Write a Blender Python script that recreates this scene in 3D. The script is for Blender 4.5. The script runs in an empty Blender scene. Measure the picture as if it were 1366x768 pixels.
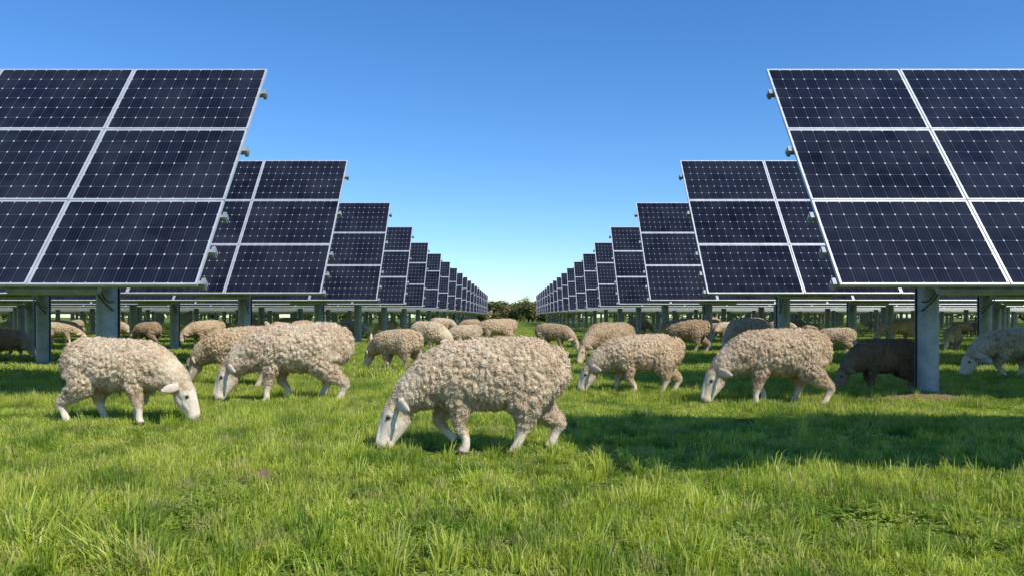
import bpy, math, random
import numpy as np
from mathutils import Vector, noise
random.seed(7); np.random.seed(7)
scn=bpy.context.scene
COL=scn.collection
H=1.08; F=1062.4; HY=422.0
def DEPTH(y): return H*F/(y-HY)

# ------------------------------------------------------------------ materials
def new_mat(name):
    m=bpy.data.materials.new(name); m.use_nodes=True
    nt=m.node_tree; 
    return m,nt,nt.nodes,nt.links,nt.nodes['Principled BSDF']
def mixc(nodes,links,fac,a,b,blend='MIX'):
    n=nodes.new('ShaderNodeMix'); n.data_type='RGBA'; n.blend_type=blend
    for s,v in ((0,fac),(6,a),(7,b)):
        if isinstance(v,bpy.types.NodeSocket): links.new(v,n.inputs[s])
        else: n.inputs[s].default_value=v if s==0 else (v[0],v[1],v[2],1)
    return n.outputs[2]
def mth(nodes,links,op,a,b=None,c=None,clamp=False):
    n=nodes.new('ShaderNodeMath'); n.operation=op; n.use_clamp=clamp
    for i,v in enumerate((a,b,c)):
        if v is None: continue
        if isinstance(v,bpy.types.NodeSocket): links.new(v,n.inputs[i])
        else: n.inputs[i].default_value=v
    return n.outputs[0]
def noise_tex(nodes,links,vec,scale,detail=4,rough=.55):
    n=nodes.new('ShaderNodeTexNoise'); n.inputs['Scale'].default_value=scale
    n.inputs['Detail'].default_value=detail; n.inputs['Roughness'].default_value=rough
    if vec is not None: links.new(vec,n.inputs['Vector'])
    return n.outputs['Fac']
def ramp(nodes,links,fac,stops):
    r=nodes.new('ShaderNodeValToRGB'); links.new(fac,r.inputs[0])
    e=r.color_ramp.elements
    while len(e)<len(stops): e.new(.5)
    for i,(p,c) in enumerate(stops):
        e[i].position=p; e[i].color=(c[0],c[1],c[2],1) if len(c)==3 else c
    return r.outputs[0]

def simple_metal(name,col,rough,metal,var=.25,sc=6):
    m,nt,n,l,p=new_mat(name)
    tc=n.new('ShaderNodeTexCoord')
    f=noise_tex(n,l,tc.outputs['Object'],sc,6,.65)
    c=ramp(n,l,f,[(.3,[x*(1-var) for x in col]),(.7,[min(1,x*(1+var)) for x in col])])
    l.new(c,p.inputs['Base Color']); p.inputs['Metallic'].default_value=metal
    r=mth(n,l,'MULTIPLY_ADD',f,.3,rough-.15,True); l.new(r,p.inputs['Roughness'])
    return m
M_frame=simple_metal('aluminium_frame',(.60,.62,.64),.45,.4,.1)
M_steel=simple_metal('galvanised_steel',(.32,.36,.38),.5,.35,.30,5)
M_dark=simple_metal('dark_rubber',(.02,.02,.022),.6,0)
M_back=simple_metal('backsheet',(.14,.15,.15),.6,0,.08)

# photovoltaic glass
M_pv,nt,n,l,p=new_mat('photovoltaic_cells')
uv=n.new('ShaderNodeUVMap'); uv.uv_map='UVMap'
sep=n.new('ShaderNodeSeparateXYZ'); l.new(uv.outputs[0],sep.inputs[0])
def edge(s):
    f=mth(n,l,'FRACT',s); g=mth(n,l,'SUBTRACT',f,.5); g=mth(n,l,'ABSOLUTE',g); return mth(n,l,'SUBTRACT',.5,g)
ex=edge(sep.outputs[0]); ey=edge(sep.outputs[1])
linex=mth(n,l,'LESS_THAN',ex,.014); liney=mth(n,l,'LESS_THAN',ey,.014)
line=mth(n,l,'MAXIMUM',linex,liney)
dia=mth(n,l,'LESS_THAN',mth(n,l,'ADD',ex,ey),.085)
bx=mth(n,l,'MULTIPLY',sep.outputs[0],4.0)
bus=mth(n,l,'LESS_THAN',edge(bx),.045)
fl=n.new('ShaderNodeVectorMath'); fl.operation='FLOOR'; l.new(uv.outputs[0],fl.inputs[0])
wn=n.new('ShaderNodeTexWhiteNoise'); wn.noise_dimensions='2D'; l.new(fl.outputs[0],wn.inputs[0])
sc12=n.new('ShaderNodeVectorMath'); sc12.operation='DIVIDE'; l.new(uv.outputs[0],sc12.inputs[0]); sc12.inputs[1].default_value=(12,6,1)
fl2=n.new('ShaderNodeVectorMath'); fl2.operation='FLOOR'; l.new(sc12.outputs[0],fl2.inputs[0])
wn2=n.new('ShaderNodeTexWhiteNoise'); wn2.noise_dimensions='2D'; l.new(fl2.outputs[0],wn2.inputs[0])
geo=n.new('ShaderNodeNewGeometry')
big=noise_tex(n,l,geo.outputs['Position'],1.6,4,.6)
cellc=mixc(n,l,wn.outputs['Value'],(.0022,.0030,.007),(.0085,.0100,.020))
cellc=mixc(n,l,mth(n,l,'MULTIPLY',wn2.outputs['Value'],.55),cellc,(.015,.017,.030))
cellc=mixc(n,l,ramp(n,l,big,[(.4,(0,0,0)),(.7,(.9,)*3)]),cellc,(.022,.025,.037))
cellc=mixc(n,l,mth(n,l,'MULTIPLY',bus,.18),cellc,(.16,.17,.21))
cellc=mixc(n,l,mth(n,l,'MULTIPLY',line,.27),cellc,(.24,.26,.32))
cellc=mixc(n,l,mth(n,l,'MULTIPLY',dia,.8),cellc,(.50,.53,.58))
l.new(cellc,p.inputs['Base Color'])
sm=noise_tex(n,l,geo.outputs['Position'],3.0,6,.7)
l.new(mth(n,l,'MULTIPLY_ADD',sm,.2,.06),p.inputs['Roughness'])
p.inputs['IOR'].default_value=1.40; p.inputs['Specular IOR Level'].default_value=.28

# ------------------------------------------------------------------ mesh builder
class MB:
    def __init__(s): s.v=[];s.f=[];s.m=[];s.uv=[]
    def face(s,pts,mat,uvs=None):
        i=len(s.v); s.v.extend([tuple(q) for q in pts]); s.f.append(tuple(range(i,i+len(pts)))); s.m.append(mat)
        s.uv.extend(uvs if uvs else [(0,0)]*len(pts))
    def box(s,o,A,B,C,mat):
        o=Vector(o);A=Vector(A);B=Vector(B);C=Vector(C)
        i=len(s.v)
        s.v.extend([tuple(q) for q in (o,o+A,o+A+B,o+B,o+C,o+A+C,o+A+B+C,o+B+C)])
        for f in ((0,3,2,1),(4,5,6,7),(0,1,5,4),(1,2,6,5),(2,3,7,6),(3,0,4,7)):
            s.f.append(tuple(i+k for k in f)); s.m.append(mat); s.uv.extend([(0,0)]*4)
    def cyl(s,a,b,r,mat,seg=20,r2=None):
        a=Vector(a);b=Vector(b);t=(b-a).normalized()
        u=t.orthogonal().normalized();w=t.cross(u); r2=r if r2 is None else r2
        i=len(s.v)
        for c,rr in ((a,r),(b,r2)):
            for k in range(seg):
                q=2*math.pi*k/seg; s.v.append(tuple(c+(u*math.cos(q)+w*math.sin(q))*rr))
        for k in range(seg):
            k2=(k+1)%seg; s.f.append((i+k,i+k2,i+seg+k2,i+seg+k)); s.m.append(mat); s.uv.extend([(0,0)]*4)
        s.f.append(tuple(i+k for k in reversed(range(seg)))); s.m.append(mat); s.uv.extend([(0,0)]*seg)
        s.f.append(tuple(i+seg+k for k in range(seg))); s.m.append(mat); s.uv.extend([(0,0)]*seg)
    def build(s,name,mats,smooth=False):
        me=bpy.data.meshes.new(name); me.from_pydata(s.v,[],s.f)
        for m in mats: me.materials.append(m)
        me.polygons.foreach_set('material_index',s.m)
        u=me.uv_layers.new(name='UVMap'); u.data.foreach_set('uv',np.array(s.uv,dtype='f').ravel())
        if smooth: me.polygons.foreach_set('use_smooth',[True]*len(s.f))
        me.update()
        o=bpy.data.objects.new(name,me); COL.objects.link(o); return o

# ------------------------------------------------------------------ solar arrays
MW=2.0
UVO=[0]
def table(edgeX,sgn,ncol,D0,z0,run,rise,nrow=3,posts=(),detail=True):
    T=math.atan2(rise,run); L=math.hypot(run,rise)
    V=Vector((0,math.cos(T),math.sin(T))); Nn=Vector((0,-math.sin(T),math.cos(T))); U=Vector((1,0,0))
    O=Vector((edgeX if sgn>0 else edgeX-ncol*MW, D0, z0))
    mh=L/nrow; g=.007; fw=.026; fd=.04
    b=MB()
    P=lambda u,v,w: O+U*u+V*v+Nn*w
    for i in range(ncol):
        for j in range(nrow):
            u0=i*MW+g;u1=(i+1)*MW-g;v0=j*mh+g;v1=(j+1)*mh-g; w=random.uniform(-.003,.003)
            b.box(P(u0,v0,w-fd),U*(u1-u0),V*fw,Nn*fd,1)
            b.box(P(u0,v1-fw,w-fd),U*(u1-u0),V*fw,Nn*fd,1)
            b.box(P(u0,v0+fw,w-fd),U*fw,V*(v1-v0-2*fw),Nn*fd,1)
            b.box(P(u1-fw,v0+fw,w-fd),U*fw,V*(v1-v0-2*fw),Nn*fd,1)
            a=fw
            ou=(i+UVO[0])*12; ov=j*6
            t0,t1=random.uniform(-.0025,.0025),random.uniform(-.0025,.0025)
            b.face([P(u0+a,v0+a,w-.005+t0),P(u1-a,v0+a,w-.005+t1),P(u1-a,v1-a,w-.005-t0),P(u0+a,v1-a,w-.005-t1)],0,
                   [(ou+.0,ov+.0),(ou+12.0,ov+.0),(ou+12.0,ov+6.0),(ou+.0,ov+6.0)])
            b.face([P(u0+a,v0+a,w-.03),P(u0+a,v1-a,w-.03),P(u1-a,v1-a,w-.03),P(u1-a,v0+a,w-.03)],3)
    UVO[0]+=ncol+3
    W=ncol*MW
    for fv in (.012,.13,.27,.57,.87):
        b.box(P(-.075,fv*L,-.115),U*(W+.15),V*.05,Nn*.07,2)
        for e in (-.06,W+.02):
            b.box(P(e,fv*L-.02,-.135),U*.045,V*.095,Nn*.11,2)
    tv=.44*L
    c=P(0,tv,-.34)
    b.cyl(c+U*.3,c+U*(W-.3),.075,2,14 if detail else 8)
    for px in posts:
        u=px-O.x
        if u<0.2 or u>W-.2: continue
        for du in (-.17,.11):
            b.box(P(u+du,.12*L,-.235),U*.06,V*(.78*L),Nn*.118,2)
        seg=24 if detail else 10
        base=Vector((px,c.y,-.05)); top=Vector((px,c.y,c.z-.02))
        b.cyl(base,top,.148,2,seg)
        if detail:
            b.cyl((px,c.y,.0),(px,c.y,.045),.24,2,24)
            for k in range(8):
                q=k*math.pi/4; b.cyl((px+.2*math.cos(q),c.y+.2*math.sin(q),.045),(px+.2*math.cos(q),c.y+.2*math.sin(q),.085),.017,2,6)
            b.cyl((px,c.y,c.z-.25),(px,c.y,c.z-.10),.19,2,24)
            b.box(P(u-.55,.012*L-.02,-.20),U*1.1,V*.10,Nn*.08,2)
            for k,(sx,dep) in enumerate(((-.46,.10),(-.38,.05))):
                a0=P(u+sx*sgn,.05*L,-.15); a1=Vector((px-.12*sgn,c.y-.10,1.28-.12*k))
                prev=a0
                for t in range(1,11):
                    q=t/10; pt=a0.lerp(a1,q)-Vector((0,0,dep*math.sin(math.pi*q)))
                    b.cyl(prev,pt,.010,4,6); prev=pt
            b.cyl((px-.156*sgn,c.y-.02,.1),(px-.156*sgn,c.y-.02,1.6),.013,4,6)
    return b.build('solar_panel_array',[M_pv,M_frame,M_steel,M_back,M_dark])
xr=[3.83,4.01,4.05,4.08,4.14,4.18]; xl=[3.68,3.92,3.97,4.12,4.20,4.18]
PITCH=7.05; NR=19
for k in range(NR):
    D0=9.3+PITCH*k
    z0=1.45 if k==0 else 1.55
    ext=.66*(D0+3)+7
    for sgn,arr in ((1,xr),(-1,xl)):
        ex=arr[k] if k<len(arr) else 4.2
        nc=int((ext-ex)/MW)+1
        base=(1.77 if k==0 else 2.05)
        sp_=4.5 if k<4 else 6.0
        posts=[sgn*(ex+base+sp_*i) for i in range(40) if base+sp_*i<nc*MW-.3]
        table(sgn*ex,sgn,nc,D0,z0,2.7,(4.81-z0),3,posts,detail=(k<3))
table(3.85,1,6,2.4,4.8,2.3,1.0,2,[5.85,10.35,14.85],detail=True)  # extra out-of-frame table, added and raised to cast the foreground shadow band

# ------------------------------------------------------------------ ground
M_ground,nt,n,l,p=new_mat('meadow_ground')
geo=n.new('ShaderNodeNewGeometry')
a=noise_tex(n,l,geo.outputs['Position'],.35,6,.6)
b_=noise_tex(n,l,geo.outputs['Position'],14,6,.7)
c=ramp(n,l,a,[(.3,(.15,.23,.02)),(.55,(.21,.31,.03)),(.75,(.27,.33,.05))])
c=mixc(n,l,ramp(n,l,b_,[(.42,(0,0,0)),(.62,(1,1,1))]),(.06,.085,.02),c)
l.new(c,p.inputs['Base Color']); p.inputs['Roughness'].default_value=.95; p.inputs['Specular IOR Level'].default_value=.1
bp=n.new('ShaderNodeBump'); bp.inputs['Strength'].default_value=.8; bp.inputs['Distance'].default_value=.06
l.new(b_,bp.inputs['Height']); l.new(bp.outputs[0],p.inputs['Normal'])
g=MB(); S=1500
g.face([(-S,-S,0),(S,-S,0),(S,S,0),(-S,S,0)],0)
g.build('ground',[M_ground])

# ------------------------------------------------------------------ grass
def leaf_mat(name,c0,c1,c2,transl=.35,patch=.65):
    m,nt,n,l,p=new_mat(name)
    at=n.new('ShaderNodeAttribute'); at.attribute_name='tone'
    geo=n.new('ShaderNodeNewGeometry')
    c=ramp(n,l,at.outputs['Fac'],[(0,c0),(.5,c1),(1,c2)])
    w=noise_tex(n,l,geo.outputs['Position'],.55,5,.62)
    c=mixc(n,l,ramp(n,l,w,[(.40,(0,0,0)),(.60,(patch,)*3)]),c,mixc(n,l,.55,c,(.62,.60,.12)))
    w2=noise_tex(n,l,geo.outputs['Position'],1.7,5,.7)
    c=mixc(n,l,ramp(n,l,w2,[(.46,(0,0,0)),(.58,(.85,)*3)]),c,mixc(n,l,.82,c,(.055,.17,.015)))
    w3=noise_tex(n,l,geo.outputs['Position'],4.3,5,.7)
    c=mixc(n,l,ramp(n,l,w3,[(.54,(0,0,0)),(.67,(.75,)*3)]),c,(.62,.52,.24))
    l.new(c,p.inputs['Base Color']); p.inputs['Roughness'].default_value=.5
    p.inputs['Specular IOR Level'].default_value=.3
    tr=n.new('ShaderNodeBsdfTranslucent'); 
    l.new(mixc(n,l,.28,c,(.72,.82,.06)),tr.inputs['Color'])
    mx=n.new('ShaderNodeMixShader'); mx.inputs[0].default_value=transl
    l.new(p.outputs[0],mx.inputs[1]); l.new(tr.outputs[0],mx.inputs[2])
    l.new(mx.outputs[0],n['Material Output'].inputs[0])
    return m
M_grass=leaf_mat('grass_blades',(.18,.29,.02),(.47,.58,.045),(.80,.77,.28),.42)
M_weed=leaf_mat('weed_leaves',(.10,.23,.02),(.20,.37,.035),(.34,.48,.06),.35)
def mesh_np(name,v,faces,tone,mats,matidx=None,smooth=False):
    me=bpy.data.meshes.new(name); me.from_pydata(v.tolist() if hasattr(v,'tolist') else v,[],faces)
    at=me.attributes.new('tone','FLOAT','POINT'); at.data.foreach_set('value',np.asarray(tone,dtype='f'))
    for m in mats: me.materials.append(m)
    if matidx is not None: me.polygons.foreach_set('material_index',matidx)
    if smooth: me.polygons.foreach_set('use_smooth',[True]*len(me.polygons))
    me.update(); return me
def blades(nb,size,hmin,hmax,wmin,wmax,rng,spread=None,lean=.9):
    if spread is None: P=(rng.random((nb,2))-.5)*size
    else:
        r=np.sqrt(rng.random(nb))*spread; q=rng.random(nb)*2*math.pi; P=np.c_[r*np.cos(q),r*np.sin(q)]
    hn=rng.random(nb)
    h=hmin+(hmax-hmin)*hn**1.8; w=rng.uniform(wmin,wmax,nb)
    cl=np.array([noise.noise(Vector((x*7+size*31,y*7,rng.random()*0.01))) for x,y in P]); h*=1+.9*cl
    th=rng.random(nb)*2*math.pi; ln=rng.random(nb)*lean*h
    if spread is not None: 
        th=np.arctan2(P[:,1],P[:,0])+rng.normal(0,.5,nb)
    D=np.c_[np.cos(th),np.sin(th)]
    fa=rng.random(nb)*2*math.pi; S=np.c_[np.cos(fa),np.sin(fa)]
    v=np.zeros((nb,7,3))
    v[:,0,:2]=P-S*w[:,None]*.5; v[:,1,:2]=P+S*w[:,None]*.5; v[:,:2,2]=-.01
    m=P+D*(ln*.18)[:,None]
    v[:,2,:2]=m-S*w[:,None]*.5; v[:,3,:2]=m+S*w[:,None]*.5; v[:,2:4,2]=(h*.45)[:,None]
    m=P+D*(ln*.55)[:,None]
    v[:,4,:2]=m-S*w[:,None]*.35; v[:,5,:2]=m+S*w[:,None]*.35; v[:,4:6,2]=(h*.80)[:,None]
    v[:,6,:2]=P+D*(ln*1.15)[:,None]; v[:,6,2]=h*(1-.35*ln/h)
    faces=[]
    for i in range(nb):
        k=i*7; faces+= [(k,k+1,k+3,k+2),(k+2,k+3,k+5,k+4),(k+4,k+5,k+6)]
    t=np.clip(rng.normal(.42,.2,nb)+.3*cl,0,1); dry=rng.random(nb)<.07; t[dry]=1.0
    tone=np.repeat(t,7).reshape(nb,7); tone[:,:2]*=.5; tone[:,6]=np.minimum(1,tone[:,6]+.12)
    return v.reshape(-1,3),faces,tone.ravel()
def gn_scatter(name,srcs,pts,rots,scls,idx):
    me=bpy.data.meshes.new(name); me.from_pydata([tuple(q) for q in pts],[],[])
    for nm,arr in (('rot',rots),('scl',scls)):
        at=me.attributes.new(nm,'FLOAT_VECTOR','POINT'); at.data.foreach_set('vector',np.asarray(arr,dtype='f').ravel())
    at=me.attributes.new('idx','INT','POINT'); at.data.foreach_set('value',np.asarray(idx,dtype='i'))
    ob=bpy.data.objects.new(name,me); COL.objects.link(ob)
    ng=bpy.data.node_groups.new(name+'_scatter','GeometryNodeTree')
    ng.interface.new_socket('Geometry',in_out='INPUT',socket_type='NodeSocketGeometry')
    ng.interface.new_socket('Geometry',in_out='OUTPUT',socket_type='NodeSocketGeometry')
    nn=ng.nodes; ll=ng.links
    gi=nn.new('NodeGroupInput'); go=nn.new('NodeGroupOutput')
    iop=nn.new('GeometryNodeInstanceOnPoints'); jg=nn.new('GeometryNodeJoinGeometry')
    for s in reversed(srcs):
        oi=nn.new('GeometryNodeObjectInfo'); oi.inputs['Object'].default_value=s; oi.inputs['As Instance'].default_value=True
        ll.new(oi.outputs['Geometry'],jg.inputs[0])
    def na(nm,t):
        x=nn.new('GeometryNodeInputNamedAttribute'); x.data_type=t; x.inputs['Name'].default_value=nm
        return [o for o in x.outputs if o.enabled and o.name=='Attribute'][0]
    er=nn.new('FunctionNodeEulerToRotation'); ll.new(na('rot','FLOAT_VECTOR'),er.inputs[0])
    ll.new(gi.outputs[0],iop.inputs['Points']); ll.new(jg.outputs[0],iop.inputs['Instance'])
    iop.inputs['Pick Instance'].default_value=True
    ll.new(na('idx','INT'),iop.inputs['Instance Index'])
    ll.new(er.outputs[0],iop.inputs['Rotation']); ll.new(na('scl','FLOAT_VECTOR'),iop.inputs['Scale'])
    ll.new(iop.outputs[0],go.inputs[0])
    md=ob.modifiers.new('scatter','NODES'); md.node_group=ng
    return ob
rng=np.random.default_rng(3)
def srcobj(name,me): return bpy.data.objects.new(name,me)
def scatter_area(D0,D1,step,margin):
    out=[]; y=D0
    while y<D1:
        wd=.66*y+margin; x=-wd
        while x<wd:
            out.append((x+random.uniform(-.5,.5)*step,y+random.uniform(-.5,.5)*step,0)); x+=step
        y+=step
    return out
srcs=[]
for i in range(3):
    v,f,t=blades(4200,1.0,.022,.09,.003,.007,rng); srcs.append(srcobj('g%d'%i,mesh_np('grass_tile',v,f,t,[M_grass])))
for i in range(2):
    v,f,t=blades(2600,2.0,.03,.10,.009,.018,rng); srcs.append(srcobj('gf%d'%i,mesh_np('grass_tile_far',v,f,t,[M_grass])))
near=scatter_area(2.2,14,.74,1.6); far=scatter_area(14.2,75,1.5,3)
pts=near+far; k=len(pts)
rots=[(random.gauss(0,.02),random.gauss(0,.02),random.uniform(0,6.283)) for _ in pts]
scls=[]
for i,q in enumerate(pts):
    z=.9+1.3*noise.noise(Vector((q[0]*.6,q[1]*.6,3.3))); z=max(.45,min(1.7,z)); scls.append((1,1,z))
idx=[random.randrange(3) for _ in near]+[3+random.randrange(2) for _ in far]
gn_scatter('grass',srcs,pts,rots,scls,idx)

def tuft(nb,h0,h1,sp,w0=.004,w1=.009,lean=1.0):
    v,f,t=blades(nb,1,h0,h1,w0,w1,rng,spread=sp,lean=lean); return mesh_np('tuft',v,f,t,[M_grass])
def broadleaf(nl,sp,h0,h1,ls,tone0=.4):
    V=[];Fc=[];Tn=[]
    for i in range(nl):
        r=math.sqrt(random.random())*sp; q=random.random()*6.283
        p0=Vector((r*math.cos(q),r*math.sin(q),random.uniform(h0,h1)*(1-.5*r/sp)))
        a=random.random()*6.283; d=Vector((math.cos(a),math.sin(a),random.uniform(-.1,.7))).normalized()
        s=d.cross(Vector((0,0,1))).normalized(); up=s.cross(d)
        L=ls*random.uniform(.6,1.3); w=L*random.uniform(.22,.36)
        k=len(V)
        V+= [p0,p0+d*L*.35-s*w+up*.1*L,p0+d*L*.4,p0+d*L*.35+s*w+up*.1*L,p0+d*L*.75-s*w*.75,p0+d*L*.75+s*w*.75,p0+d*L-up*.15*L]
        Fc+=[(k,k+2,k+1),(k,k+3,k+2),(k+1,k+2,k+6,k+4),(k+2,k+3,k+5,k+6)]
        t=min(1,max(0,random.gauss(tone0,.25))); Tn+=[t]*7
    return mesh_np('weed',[tuple(x) for x in V],Fc,Tn,[M_weed])
tsrc=[srcobj('t0',tuft(80,.08,.18,.08)),srcobj('t1',tuft(60,.07,.15,.06)),srcobj('t2',tuft(150,.14,.30,.13,.005,.011,1.3))]
def XY(px,py): D=DEPTH(py); return ((px-683)*D/F,D,0)
P_=[];R_=[];S_=[];I_=[]
def add(pt,s,i): P_.append(pt);R_.append((0,0,random.uniform(0,6.283)));S_.append((s,s,s*random.uniform(.85,1.15)));I_.append(i)
for px,py in ((35,755),(75,745),(110,752),(150,760),(20,720),(90,715),(165,725),(60,768),(130,735),(5,745),(190,765)): 
    add(XY(px+random.uniform(-8,8),py),random.uniform(.6,1.0),2)
for _ in range(700):
    D=3+17*random.random()**1.3; X=random.uniform(-1,1)*(.66*D+1); add((X,D,0),random.uniform(.4,1.0),random.randrange(2))
for _ in range(260):
    D=random.uniform(3.1,6.2); X=random.uniform(-1,1)*(.68*D); add((X,D,0),random.uniform(.5,1.0),random.randrange(2))
for _ in range(16):
    add(XY(1145+random.gauss(0,35),572+random.gauss(0,4)),random.uniform(.7,1.1),random.choice((0,1,2)))
gn_scatter('tall_grass_tufts',tsrc,P_,R_,S_,I_)
wsrc=[srcobj('w0',broadleaf(50,.14,.02,.07,.035)),srcobj('w1',broadleaf(34,.12,.015,.06,.028)),srcobj('w2',broadleaf(70,.22,.03,.11,.04,.3))]
P_=[];R_=[];S_=[];I_=[]
for _ in range(460):
    D=3+12*random.random()**1.2; X=random.uniform(-1,1)*(.66*D+1); add((X,D,0),random.uniform(.5,1.0),random.randrange(2))
for cx,cy,nw,sp in ((240,690,22,110),(1145,572,8,45),(300,660,10,70),(1200,690,18,180),(980,735,9,90),(640,720,8,100),(480,690,6,60)):
    for _ in range(nw):
        add(XY(cx+random.gauss(0,sp*.5),cy+random.gauss(0,9)),random.uniform(.6,1.1),random.randrange(3))
gn_scatter('weed_plants',wsrc,P_,R_,S_,I_)
M_fl,nt,n,l,p=new_mat('white_petals'); 
geo=n.new('ShaderNodeNewGeometry'); l.new(ramp(n,l,noise_tex(n,l,geo.outputs['Position'],30),[(.3,(.65,.65,.6)),(.7,(.85,.85,.82))]),p.inputs['Base Color'])
V=[];Fc=[];MI=[]
for s in range(3):
    cx,cy=random.uniform(-.3,.3),random.uniform(-.3,.3); h=random.uniform(.04,.08)
    k=len(V); V+=[(cx-.001,cy,0),(cx+.001,cy,0),(cx+.001,cy,h),(cx-.001,cy,h)]; Fc.append((k,k+1,k+2,k+3)); MI.append(1)
    for j in range(9):
        a=j*6.283/9; b2=a+.28; r=.007
        k=len(V); V+=[(cx,cy,h),(cx+r*math.cos(a-.28),cy+r*math.sin(a-.28),h+.003),(cx+r*1.2*math.cos(a),cy+r*1.2*math.sin(a),h+.002),(cx+r*math.cos(b2),cy+r*math.sin(b2),h+.003)]
        Fc.append((k,k+1,k+2,k+3)); MI.append(0)
fs=[srcobj('f0',mesh_np('flower',V,Fc,[.4]*len(V),[M_fl,M_grass],MI))]
P_=[];R_=[];S_=[];I_=[]
for _ in range(45):
    D=3.6+8*random.random(); X=random.uniform(-1,1)*(.66*D); add((X,D,0),random.uniform(.6,.9),0)
for _ in range(18): add(XY(random.gauss(40,60),random.gauss(575,12)),random.uniform(.7,1.0),0)
gn_scatter('white_flowers',fs,P_,R_,S_,I_)

# soil patches
M_soil,nt,n,l,p=new_mat('bare_soil')
geo=n.new('ShaderNodeNewGeometry'); f1=noise_tex(n,l,geo.outputs['Position'],25,8,.7)
l.new(ramp(n,l,f1,[(.3,(.12,.075,.03)),(.6,(.30,.20,.10)),(.8,(.40,.30,.16))]),p.inputs['Base Color']); p.inputs['Roughness'].default_value=1
bp=n.new('ShaderNodeBump'); bp.inputs['Distance'].default_value=.03; l.new(f1,bp.inputs['Height']); l.new(bp.outputs[0],p.inputs['Normal'])
def soil(cx,cy,rx,ry,h,seed):
    V=[];Fc=[];nr=14;ns=48
    V.append((cx,cy,h))
    for i in range(1,nr+1):
        for j in range(ns):
            a=j*2*math.pi/ns; e=1+.35*noise.noise(Vector((math.cos(a)*1.6,math.sin(a)*1.6,seed)))
            r=i/nr*e; z=h*(1-(i/nr)**2)-.01*(i/nr)
            z+=.022*noise.noise(Vector((cx+r*rx*math.cos(a),cy+r*ry*math.sin(a),seed))*14)
            V.append((cx+r*rx*math.cos(a),cy+r*ry*math.sin(a),z))
    for j in range(ns): Fc.append((0,1+j,1+(j+1)%ns))
    for i in range(nr-1):
        for j in range(ns):
            a=1+i*ns+j;b=1+i*ns+(j+1)%ns; Fc.append((a,a+ns,b+ns,b))
    me=bpy.data.meshes.new('soil'); me.from_pydata(V,[],Fc); me.materials.append(M_soil)
    me.polygons.foreach_set('use_smooth',[True]*len(Fc))
    o=bpy.data.objects.new('soil_patch',me); COL.objects.link(o)
soil(-1.67,5.25,.24,.34,.055,1.1)
soil(5.35,10.3,.85,.6,.10,2.2)
soil(-5.5,10.5,.5,.5,.07,3.2)

# ------------------------------------------------------------------ distant tree line
M_tree,nt,n,l,p=new_mat('tree_foliage')
at=n.new('ShaderNodeAttribute'); at.attribute_name='tone'
c=ramp(n,l,at.outputs['Fac'],[(0,(.07,.095,.026)),(.5,(.14,.16,.05)),(1,(.26,.20,.08))])
l.new(c,p.inputs['Base Color']); p.inputs['Roughness'].default_value=.8; p.inputs['Specular IOR Level'].default_value=.15
M_bark=simple_metal('bark',(.09,.07,.05),.9,0)
V=[];Fc=[];Tn=[];MI=[]
rr=np.random.default_rng(11)
def crown(cx,cy,cz,rx,rz,nl,ls,tone):
    for i in range(nl):
        d=rr.normal(size=3); d/=np.linalg.norm(d); r=rr.random()**.4
        r*=1+.3*noise.noise(Vector(d*2.2+np.array([cx,cy,0])))
        c0=np.array([cx,cy,cz])+d*r*np.array([rx,rx,rz])
        u=rr.normal(size=3); u/=np.linalg.norm(u); w=np.cross(u,rr.normal(size=3)); w/=np.linalg.norm(w)
        s=ls*rr.uniform(.5,1.2); k=len(V)
        V.extend([tuple(c0-u*s),tuple(c0+w*s*.6),tuple(c0+u*s),tuple(c0-w*s*.6)]); Fc.append((k,k+1,k+2,k+3)); MI.append(0)
        t=float(np.clip(tone+rr.normal(0,.15),0,1)); Tn.extend([t]*4)
def trunk(cx,cy,h):
    k=len(V); 
    for z,r in ((0,.2),(h,.1)):
        for j in range(6): V.append((cx+r*math.cos(j*1.047),cy+r*math.sin(j*1.047),z)); Tn.append(.3)
    for j in range(6): Fc.append((k+j,k+(j+1)%6,k+6+(j+1)%6,k+6+j)); MI.append(1)
x=-14
while x<14:
    hh=rr.uniform(3.8,6.0); y=165+rr.uniform(-6,12); tn=rr.uniform(.1,.9)
    trunk(x,y,hh*.6)
    for q in range(8):
        crown(x+rr.normal(0,.8),y+rr.normal(0,.8),hh*rr.uniform(.12,.78),rr.uniform(.8,1.4),rr.uniform(.7,1.2),200,.22,tn+rr.normal(0,.12))
    x+=rr.uniform(.9,1.7)
for sg in (-1,1):
    x=14
    while x<170:
        hh=rr.uniform(3.0,6.5); y=172+rr.uniform(-5,12); tn=rr.uniform(.1,.9)
        for q in range(3):
            crown(sg*x+rr.normal(0,1),y,hh*rr.uniform(.3,.7),rr.uniform(1.4,2.4),rr.uniform(1,1.8),90,.45,tn+rr.normal(0,.1))
        x+=rr.uniform(2,3.4)
me=mesh_np('distant_tree_line',V,Fc,Tn,[M_tree,M_bark],MI)
COL.objects.link(bpy.data.objects.new('distant_tree_line',me))

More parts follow.
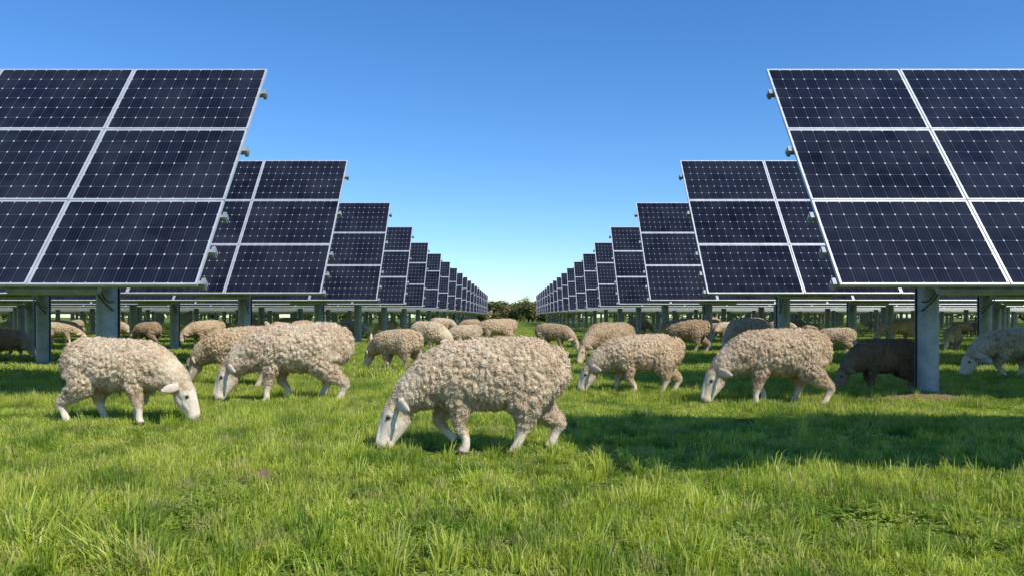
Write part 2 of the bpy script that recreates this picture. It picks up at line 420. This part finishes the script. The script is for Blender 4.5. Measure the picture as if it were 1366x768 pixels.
# ------------------------------------------------------------------ sheep
M_fleece,nt,n,l,p=new_mat('sheep_fleece')
at=n.new('ShaderNodeAttribute'); at.attribute_name='mask'
sp=n.new('ShaderNodeSeparateColor'); l.new(at.outputs['Color'],sp.inputs[0])
oi=n.new('ShaderNodeObjectInfo'); tc=n.new('ShaderNodeTexCoord')
n1=noise_tex(n,l,tc.outputs['Object'],4,5,.6); n2=noise_tex(n,l,tc.outputs['Object'],38,5,.7); n3=noise_tex(n,l,tc.outputs['Object'],160,3,.6)
wool=ramp(n,l,n1,[(.3,(.76,.60,.41)),(.5,(.87,.73,.53)),(.72,(.92,.81,.62))])
wool=mixc(n,l,ramp(n,l,n2,[(.35,(.22,)*3),(.6,(0,)*3)]),wool,mixc(n,l,.6,wool,(.55,.38,.22)))
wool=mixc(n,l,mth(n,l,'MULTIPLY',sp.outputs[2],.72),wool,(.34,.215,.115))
skin=ramp(n,l,n2,[(.3,(.62,.48,.36)),(.5,(.76,.64,.50)),(.7,(.83,.72,.58))])
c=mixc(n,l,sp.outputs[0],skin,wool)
c=mixc(n,l,sp.outputs[1],c,(.07,.05,.04))
c=mixc(n,l,1.0,c,oi.outputs['Color'],'MULTIPLY')
l.new(c,p.inputs['Base Color']); p.inputs['Roughness'].default_value=.95; p.inputs['Specular IOR Level'].default_value=.08
p.inputs['Sheen Weight'].default_value=.1
tr=n.new('ShaderNodeBsdfTranslucent'); l.new(c,tr.inputs['Color'])
mx=n.new('ShaderNodeMixShader'); l.new(mth(n,l,'MULTIPLY',sp.outputs[0],.25),mx.inputs[0])
l.new(p.outputs[0],mx.inputs[1]); l.new(tr.outputs[0],mx.inputs[2]); l.new(mx.outputs[0],n['Material Output'].inputs[0])
bp=n.new('ShaderNodeBump'); bp.inputs['Distance'].default_value=.006; bp.inputs['Strength'].default_value=.5
l.new(mth(n,l,'ADD',n2,mth(n,l,'MULTIPLY',n3,.4)),bp.inputs['Height']); l.new(bp.outputs[0],p.inputs['Normal'])
M_eye,nt,n,l,p=new_mat('animal_eye')
tc=n.new('ShaderNodeTexCoord'); l.new(ramp(n,l,noise_tex(n,l,tc.outputs['Object'],40),[(.3,(.012,.008,.005)),(.7,(.03,.018,.01))]),p.inputs['Base Color']); p.inputs['Roughness'].default_value=.15

def cat(p0,p1,p2,p3,t): return .5*((2*p1)+(-p0+p2)*t+(2*p0-5*p1+4*p2-p3)*t*t+(-p0+3*p1-3*p2+p3)*t**3)
def sweep(V,Fc,pts,ref=(0,1,0),seg=20,sub=4):
    P=np.array(pts,dtype=float); Q=[]
    n=len(P)
    for i in range(n-1):
        p0=P[max(i-1,0)];p3=P[min(i+2,n-1)]
        for k in range(sub): Q.append(cat(p0,P[i],P[i+1],p3,k/sub))
    Q.append(P[-1]); Q=np.array(Q); Q[:,3:]=np.maximum(Q[:,3:],.006)
    ref=np.array(ref,float); base=len(V)
    for i in range(len(Q)):
        t=Q[min(i+1,len(Q)-1),:3]-Q[max(i-1,0),:3]; t/=np.linalg.norm(t)
        s=ref-t*np.dot(ref,t); s/=np.linalg.norm(s); u=np.cross(s,t)
        for k in range(seg):
            a=2*math.pi*k/seg
            V.append(tuple(Q[i,:3]+u*math.cos(a)*Q[i,3]+s*math.sin(a)*Q[i,4]))
    for i in range(len(Q)-1):
        for k in range(seg):
            a=base+i*seg+k;b=base+i*seg+(k+1)%seg; Fc.append((a,b,b+seg,a+seg))
    V.append(tuple(Q[0,:3])); c0=len(V)-1; V.append(tuple(Q[-1,:3])); c1=len(V)-1
    for k in range(seg):
        Fc.append((c0,base+(k+1)%seg,base+k)); e=base+(len(Q)-1)*seg; Fc.append((c1,e+k,e+(k+1)%seg))
def front(fx,s,sx=.12):
    return [(sx,s*.10,.60,.13,.09),(sx-.01,s*.13,.49,.12,.085),((sx*.7+fx*.3)-.01,s*.135,.38,.086,.070),((sx+fx)/2+.01,s*.13,.245,.053,.049),
            (fx,s*.13,.145,.034,.033),(fx,s*.13,.07,.036,.035),(fx+.018,s*.13,.035,.038,.035),(fx+.025,s*.13,0,.042,.036)]
def lifted(s,sx=.14):
    return [(sx,s*.10,.60,.13,.09),(sx+.01,s*.13,.49,.12,.085),(sx+.06,s*.135,.37,.080,.066),(sx+.14,s*.13,.265,.050,.047),
            (sx+.10,s*.13,.18,.033,.032),(sx+.04,s*.13,.115,.033,.033),(sx+.01,s*.13,.085,.034,.034),(sx-.02,s*.13,.06,.03,.03)]
def hind(hx,s):
    return [(-.45,s*.10,.64,.20,.13),(-.44,s*.14,.53,.19,.125),(-.43+.15*(hx+.45),s*.15,.41,.152,.11),((-.45*.45+hx*.55)-.03,s*.145,.31,.096,.076),
            (hx-.06,s*.14,.225,.060,.051),(hx-.035,s*.14,.14,.038,.035),(hx-.005,s*.14,.07,.038,.036),(hx+.015,s*.14,.035,.04,.036),(hx+.025,s*.14,0,.043,.038)]
def make_sheep(legs,hoofs,neckdrop=0,shear=0,seed=1,voxel=.0085,ntuft=9000,fat=1.0,headx=0):
    V=[];Fc=[]
    trunk=[(-.715,0,.68,.04,.04),(-.695,0,.675,.13,.12),(-.635,0,.660,.205,.185),(-.53,0,.645,.248,.235),(-.38,0,.635,.268,.265),(-.18,0,.625,.273,.285),(.03,0,.622,.273,.275),
           (.18,0,.612,.258,.25),(.30,0,.577,.222,.205),(.40,0,.526,.185,.17),(.48,0,.470,.152,.142),(.545,0,.41,.120,.112),(.585,0,.365,.075,.07)]
    trunk=[(x,y,z,a*(fat if x<.2 else 1),b*(fat if x<.2 else 1)) for x,y,z,a,b in trunk]
    sweep(V,Fc,trunk,seg=36)
    head=[(.545,0,.445,.06,.06),(.572,0,.405,.088,.080),(.605,0,.335,.100,.088),(.636,0,.265,.088,.074),(.660,0,.195,.070,.058),(.678,0,.13,.062,.052),(.690,0,.08,.064,.055),(.697,0,.045,.052,.048),(.700,0,.025,.026,.030)]
    sweep(V,Fc,head,seg=24)
    nose=[(.68,0,.33,.03,.03),(.700,0,.27,.032,.030),(.722,0,.19,.028,.026),(.738,0,.11,.026,.028),(.738,0,.075,.022,.030),(.725,0,.05,.015,.02)]
    sweep(V,Fc,nose,seg=14)
    jaw=[(.53,0,.35,.06,.06),(.560,0,.27,.072,.068),(.598,0,.19,.055,.053),(.640,0,.115,.038,.038),(.662,0,.070,.033,.035),(.672,0,.045,.014,.018)]
    sweep(V,Fc,jaw,seg=16)
    for s in (1,-1):
        ear=[(.575,s*.062,.395,.022,.017),(.555,s*.130,.400,.044,.018),(.520,s*.190,.392,.048,.015),(.472,s*.238,.370,.016,.010)]
        sweep(V,Fc,ear,ref=(.8,s*.55,0),seg=14)
        sweep(V,Fc,[(.610,s*.045,.345,.01,.01),(.630,s*.066,.322,.028,.020),(.642,s*.064,.300,.018,.014),(.64,s*.045,.27,.01,.01)],seg=10)
        sweep(V,Fc,[(.60,s*.05,.27,.02,.02),(.625,s*.052,.22,.034,.022),(.65,s*.042,.16,.02,.016)],seg=10)
        sweep(V,Fc,[(.715,s*.022,.11,.012,.010),(.728,s*.026,.085,.015,.012),(.722,s*.022,.06,.01,.01)],seg=10)
    sweep(V,Fc,[(-.62,0,.82,.04,.04),(-.685,0,.785,.048,.05),(-.72,0,.70,.045,.05),(-.725,0,.61,.040,.045),(-.715,0,.54,.025,.03)],seg=14)
    for L in legs: sweep(V,Fc,L,seg=16)
    V=np.array(V)
    def deform(V):
        V=V.copy(); x=V[:,0]
        V[:,1]+=shear*np.maximum(0,x-.22)
        k2=np.clip((x-.36)/.2,0,1)
        V[:,0]+=headx*k2; V[:,2]+=neckdrop*k2
        return V
    V=deform(V)
    me=bpy.data.meshes.new('tmp'); me.from_pydata(V.tolist(),[],Fc); me.update()
    ob=bpy.data.objects.new('tmp',me); COL.objects.link(ob)
    r=ob.modifiers.new('r','REMESH'); r.mode='VOXEL'; r.voxel_size=voxel; r.adaptivity=0
    sm=ob.modifiers.new('s','SMOOTH'); sm.factor=.5; sm.iterations=3
    dg=bpy.context.evaluated_depsgraph_get(); dg.update()
    m2=bpy.data.meshes.new_from_object(ob.evaluated_get(dg)); bpy.data.objects.remove(ob)
    nv=len(m2.vertices); co=np.empty(nv*3,'f'); m2.vertices.foreach_get('co',co); co=co.reshape(-1,3).astype(float)
    no=np.empty(nv*3,'f'); m2.vertex_normals.foreach_get('vector',no); no=no.reshape(-1,3).astype(float)
    faces=[tuple(q.vertices) for q in m2.polygons]
    A=deform(np.array([[.575,0,.40]]))[0]; B=deform(np.array([[.69,0,.05]]))[0]; ax=(B-A); LL=np.linalg.norm(ax); ax/=LL
    rel=co-A; t=rel@ax/LL; dist=np.linalg.norm(rel-np.outer(rel@ax,ax),axis=1)
    sst=lambda a,b,x:(lambda q:q*q*(3-2*q))(np.clip((x-a)/(b-a),0,1))
    jit=np.array([noise.noise(Vector(c*9+seed)) for c in co])
    yy=np.abs(co[:,1]-shear*(co[:,0]-.22))
    face=sst(.10,.20,t+.06*jit-np.clip((rel[:,0]-rel@ax*ax[0])*-2.0,0,.22))*(dist<.17)*sst(.44,.52,co[:,0]-headx)
    xe=co[:,0]-headx
    ear=(yy>.104+np.clip(.560-xe,0,1)*.72)&(xe>.43)&(xe<.60)&(co[:,2]<.46+neckdrop)&(co[:,2]>.31+neckdrop); face=np.maximum(face,ear*1.0)
    legw=sst(.13,.24,co[:,2]+.04*jit)
    wm=(1-face)*legw
    hoof=np.zeros(nv)
    for h in hoofs:
        d=np.linalg.norm(co-np.array(h),axis=1); hoof=np.maximum(hoof,1-sst(.045,.06,d))
    muz=sst(.84,.97,t)*(dist<.09)
    ring=np.zeros(nv)
    for s in (1,-1):
        e=deform(np.array([[.656,s*.074,.300]]))[0]; d=np.linalg.norm(co-e,axis=1); ring=np.maximum(ring,1-sst(.018,.032,d))
    extra=np.maximum.reduce([hoof,muz*.50,ear*.15,ring*.6])
    disp=np.zeros(nv); cav=np.zeros(nv); cdir=np.zeros((nv,3))
    idxs=np.nonzero(wm>.02)[0]
    off=Vector((seed*3.1,seed*1.7,0))
    for i in idxs:
        c=Vector(co[i])
        wv=noise.noise_vector(c*8+off)*.040
        q=c+wv; q.z*=.70
        d,vp=noise.voronoi(q*24+off)
        e=(vp[0]-(q*24+off)); cdir[i]=(e.x,e.y,e.z/.7)
        a=noise.noise(c*6.5+off); a2=noise.noise(c*2.6+off); a3=noise.noise(q*40+off)
        disp[i]=.025*(.55-d[0])+.007*a3+.016*a+.014*a2
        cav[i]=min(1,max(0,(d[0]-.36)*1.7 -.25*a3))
    hs_=(1-.55*sst(.30,.50,co[:,0]-headx))*(.5+.5*sst(.24,.40,co[:,2]))
    co2=co+no*(disp*wm*hs_)[:,None]
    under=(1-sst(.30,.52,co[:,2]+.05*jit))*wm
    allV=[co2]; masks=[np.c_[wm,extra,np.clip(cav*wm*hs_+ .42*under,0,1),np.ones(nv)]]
    FA=list(faces); matidx=[0]*len(faces); base=nv
    rg=np.random.default_rng(seed); cand=np.nonzero(wm>.35)[0]; pick=rg.choice(cand,ntuft)
    c=co2[pick]+rg.normal(0,.003,(ntuft,3)); nn=no[pick]
    g=np.array([0,0,-1.0])-nn*(-nn[:,2:3]); rv=rg.normal(size=(ntuft,3))
    cd=cdir[pick]; cd/=np.linalg.norm(cd,axis=1)[:,None]+1e-6
    tg=.45*g+.5*rv+1.0*cd; tg-=nn*np.sum(tg*nn,1)[:,None]; tg/=np.linalg.norm(tg,axis=1)[:,None]+1e-6
    sd=np.cross(nn,tg); L=rg.uniform(.010,.027,ntuft)[:,None]*(.4+.6*wm[pick][:,None])*hs_[pick][:,None]; w=rg.uniform(.0012,.0030,ntuft)[:,None]
    tw=rg.normal(0,.4,(ntuft,1)); sd=sd+nn*tw
    pA=c-nn*.004; pB=c+nn*L*.38+tg*L*.2; pC=c+nn*L*.52+tg*L*.7; pD=c+nn*L*.42+tg*L*1.05
    tv=np.stack([pA-sd*w,pA+sd*w,pB-sd*w*1.1,pB+sd*w*1.1,pC-sd*w*.8,pC+sd*w*.8,pD],1).reshape(-1,3)
    allV.append(tv)
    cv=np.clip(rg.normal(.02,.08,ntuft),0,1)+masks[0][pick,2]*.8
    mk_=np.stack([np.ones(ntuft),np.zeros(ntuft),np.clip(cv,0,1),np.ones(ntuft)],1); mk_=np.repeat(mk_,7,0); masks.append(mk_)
    for i in range(ntuft):
        k=base+i*7; FA+=[(k,k+1,k+3,k+2),(k+2,k+3,k+5,k+4),(k+4,k+5,k+6)]
    matidx+=[0]*(ntuft*3); base+=ntuft*7
    def ell(cn,rad,mat,sg=10):
        nonlocal base
        vs=[]
        for i in range(sg+1):
            th=math.pi*i/sg
            for j in range(sg*2):
                ph=math.pi*j/sg; vs.append((cn[0]+rad[0]*math.sin(th)*math.cos(ph),cn[1]+rad[1]*math.sin(th)*math.sin(ph),cn[2]+rad[2]*math.cos(th)))
        for i in range(sg):
            for j in range(sg*2):
                a=i*sg*2+j;b=i*sg*2+(j+1)%(sg*2); FA.append((base+a,base+a+sg*2,base+b+sg*2,base+b)); matidx.append(mat)
        vs=deform(np.array(vs)); allV.append(vs); masks.append(np.tile([0,0,0,1.],(len(vs),1))); base+=len(vs)
    for s in (1,-1):
        ell((.654,s*.074,.300),(.016,.014,.014),1)
        ell((.738,s*.027,.085),(.010,.008,.014),1)
        ell((.680,s*.054,.062),(.032,.005,.0035),1)
    VV=np.concatenate(allV); MK=np.concatenate(masks)
    me=bpy.data.meshes.new('sheep'); me.from_pydata(VV.tolist(),[],FA)
    ca=me.attributes.new('mask','FLOAT_COLOR','POINT'); ca.data.foreach_set('color',MK.astype('f').ravel())
    me.materials.append(M_fleece); me.materials.append(M_eye)
    me.polygons.foreach_set('material_index',matidx); me.polygons.foreach_set('use_smooth',[True]*len(FA)); me.update()
    bpy.data.meshes.remove(m2)
    return me
def mk(legs,**kw):
    hoofs=[L[-1][:3] for L in legs]
    return make_sheep(legs,hoofs,**kw)
variants=[
 mk([front(.05,1),lifted(-1),hind(-.34,1),hind(-.63,-1)],shear=.22,seed=1,voxel=.0075,ntuft=46000,headx=-.01),
 mk([front(.18,1),front(.0,-1),hind(-.62,1),hind(-.38,-1)],shear=.05,seed=2,voxel=.008,ntuft=28000,headx=.03,fat=.97),
 mk([front(.0,1),front(.22,-1),hind(-.40,1),hind(-.66,-1)],shear=-.12,seed=3,voxel=.009,ntuft=18000,fat=.94,headx=.05),
 mk([front(.12,1),front(.05,-1),hind(-.52,1),hind(-.60,-1)],shear=.3,seed=4,voxel=.010,ntuft=14000,fat=1.03),
 mk([lifted(1),front(.0,-1),hind(-.64,1),hind(-.36,-1)],shear=-.3,seed=5,voxel=.010,ntuft=14000,headx=.02,fat=.9),
]
def sheep(x0,x1,fy,face,var,yaw=0,tint=(1,1,1),sc=None,mirror=False):
    D=DEPTH(fy)+.12
    X=((x0+x1)/2-683)*D/F
    w=(x1-x0)*D/F
    if sc is None: sc=min(1.15,max(.85,w/(1.46*max(.5,math.cos(math.radians(yaw))))))
    o=bpy.data.objects.new('sheep',variants[var]); COL.objects.link(o)
    o.location=(X,D,-.005); o.rotation_euler=(0,0,(math.pi if face=='L' else 0)+math.radians(yaw))
    o.scale=(sc,sc*(-1 if mirror else 1),sc); o.color=(tint[0],tint[1],tint[2],1)
    return o
W1=(1,1,1); WB=(1.04,1.04,1.04); TN=(.92,.88,.83); GR=(.76,.70,.64); BR=(.40,.33,.28)
S=sheep
S(508,753,606,'L',0,0,W1)
S(82,265,566,'R',1,-6,W1,mirror=True)
S(295,467,538,'L',1,4,W1)
S(247,380,517,'L',2,-4,TN)
S(778,910,527,'L',2,3,TN)
S(940,1107,542,'L',1,2,TN)
S(1110,1227,525,'L',3,0,BR)
S(1287,1400,506,'L',4,10,WB)
S(950,1032,476,'L',3,25,TN)
S(872,942,470,'L',2,-20,GR)
S(765,848,487,'L',3,25,GR)
S(716,770,469,'R',2,-30,GR)
S(483,564,495,'L',2,-28,TN)
S(548,604,474,'R',3,-40,W1)
S(590,642,466,'L',1,15,W1)
S(625,691,462,'L',4,8,TN)
S(450,496,456,'R',1,-10,W1)
S(247,293,461,'L',2,35,TN)
S(171,218,461,'L',1,-25,GR)
S(60,112,459,'R',2,10,W1)
S(-15,48,479,'R',1,-12,GR)
S(28,66,452,'L',3,10,W1)
S(135,176,453,'R',4,15,TN)
S(313,352,447,'R',2,0,W1)
S(1083,1136,473,'L',1,-25,W1)
S(1166,1226,458,'L',4,5,WB)
S(1253,1286,468,'L',2,50,W1)
S(1040,1082,450,'R',3,0,TN)
S(498,530,447,'L',1,0,W1)
S(575,612,445,'R',4,5,W1)
S(362,400,447,'L',3,0,W1)
S(838,872,446,'R',2,5,WB)
S(925,960,445,'L',1,0,W1)
S(610,640,444,'L',1,0,TN)
S(1010,1040,444,'L',2,0,W1)
S(1070,1100,452,'R',1,20,W1)
S(545,570,443,'L',2,0,TN)
S(0,28,447,'R',1,0,W1)
rs=random.Random(5)
for _ in range(22):
    cx=rs.choice((rs.uniform(0,460),rs.uniform(880,1366))); fy=rs.uniform(440,454); D=DEPTH(fy); wd=1.4*F/D
    S(cx-wd/2,cx+wd/2,fy,rs.choice('LR'),rs.randrange(1,5),rs.uniform(-30,30),rs.choice((W1,TN,W1,GR)),rs.uniform(.85,1))

# ------------------------------------------------------------------ light, world
a_,b_s=.65,.65   # shadow shift per metre of height: -x, +y
sd=Vector((a_,-b_s,1)).normalized()
sun=bpy.data.lights.new('sun','SUN'); sun.energy=5.0; sun.angle=math.radians(.5); sun.color=(1,.94,.84)
so=bpy.data.objects.new('sun',sun); COL.objects.link(so); so.rotation_euler=sd.to_track_quat('Z','Y').to_euler()
w=bpy.data.worlds.new('World'); scn.world=w; w.use_nodes=True
n=w.node_tree.nodes; l=w.node_tree.links
bg=n['Background']; sky=n.new('ShaderNodeTexSky'); sky.sky_type='NISHITA'; sky.sun_disc=False
sky.sun_elevation=math.asin(sd.z); sky.sun_rotation=math.atan2(sd.x,sd.y)
sky.air_density=1.0; sky.dust_density=0.0; sky.ozone_density=3.0; sky.altitude=0
hs=n.new('ShaderNodeHueSaturation'); hs.inputs['Saturation'].default_value=1.22; l.new(sky.outputs[0],hs.inputs['Color'])
tint=mixc(n,l,1.0,hs.outputs[0],(.84,1.05,1.28),'MULTIPLY')
l.new(tint,bg.inputs[0]); bg.inputs[1].default_value=.13
scn.view_settings.view_transform='Standard'; scn.view_settings.look='None'; scn.view_settings.exposure=0

cam=bpy.data.cameras.new('camera'); co=bpy.data.objects.new('camera',cam); COL.objects.link(co)
cam.lens=28; cam.sensor_width=36; cam.shift_y=(HY-384)/1366; cam.clip_end=5000; cam.clip_start=.05
co.location=(0,0,H); co.rotation_euler=(math.radians(90),0,0); scn.camera=co
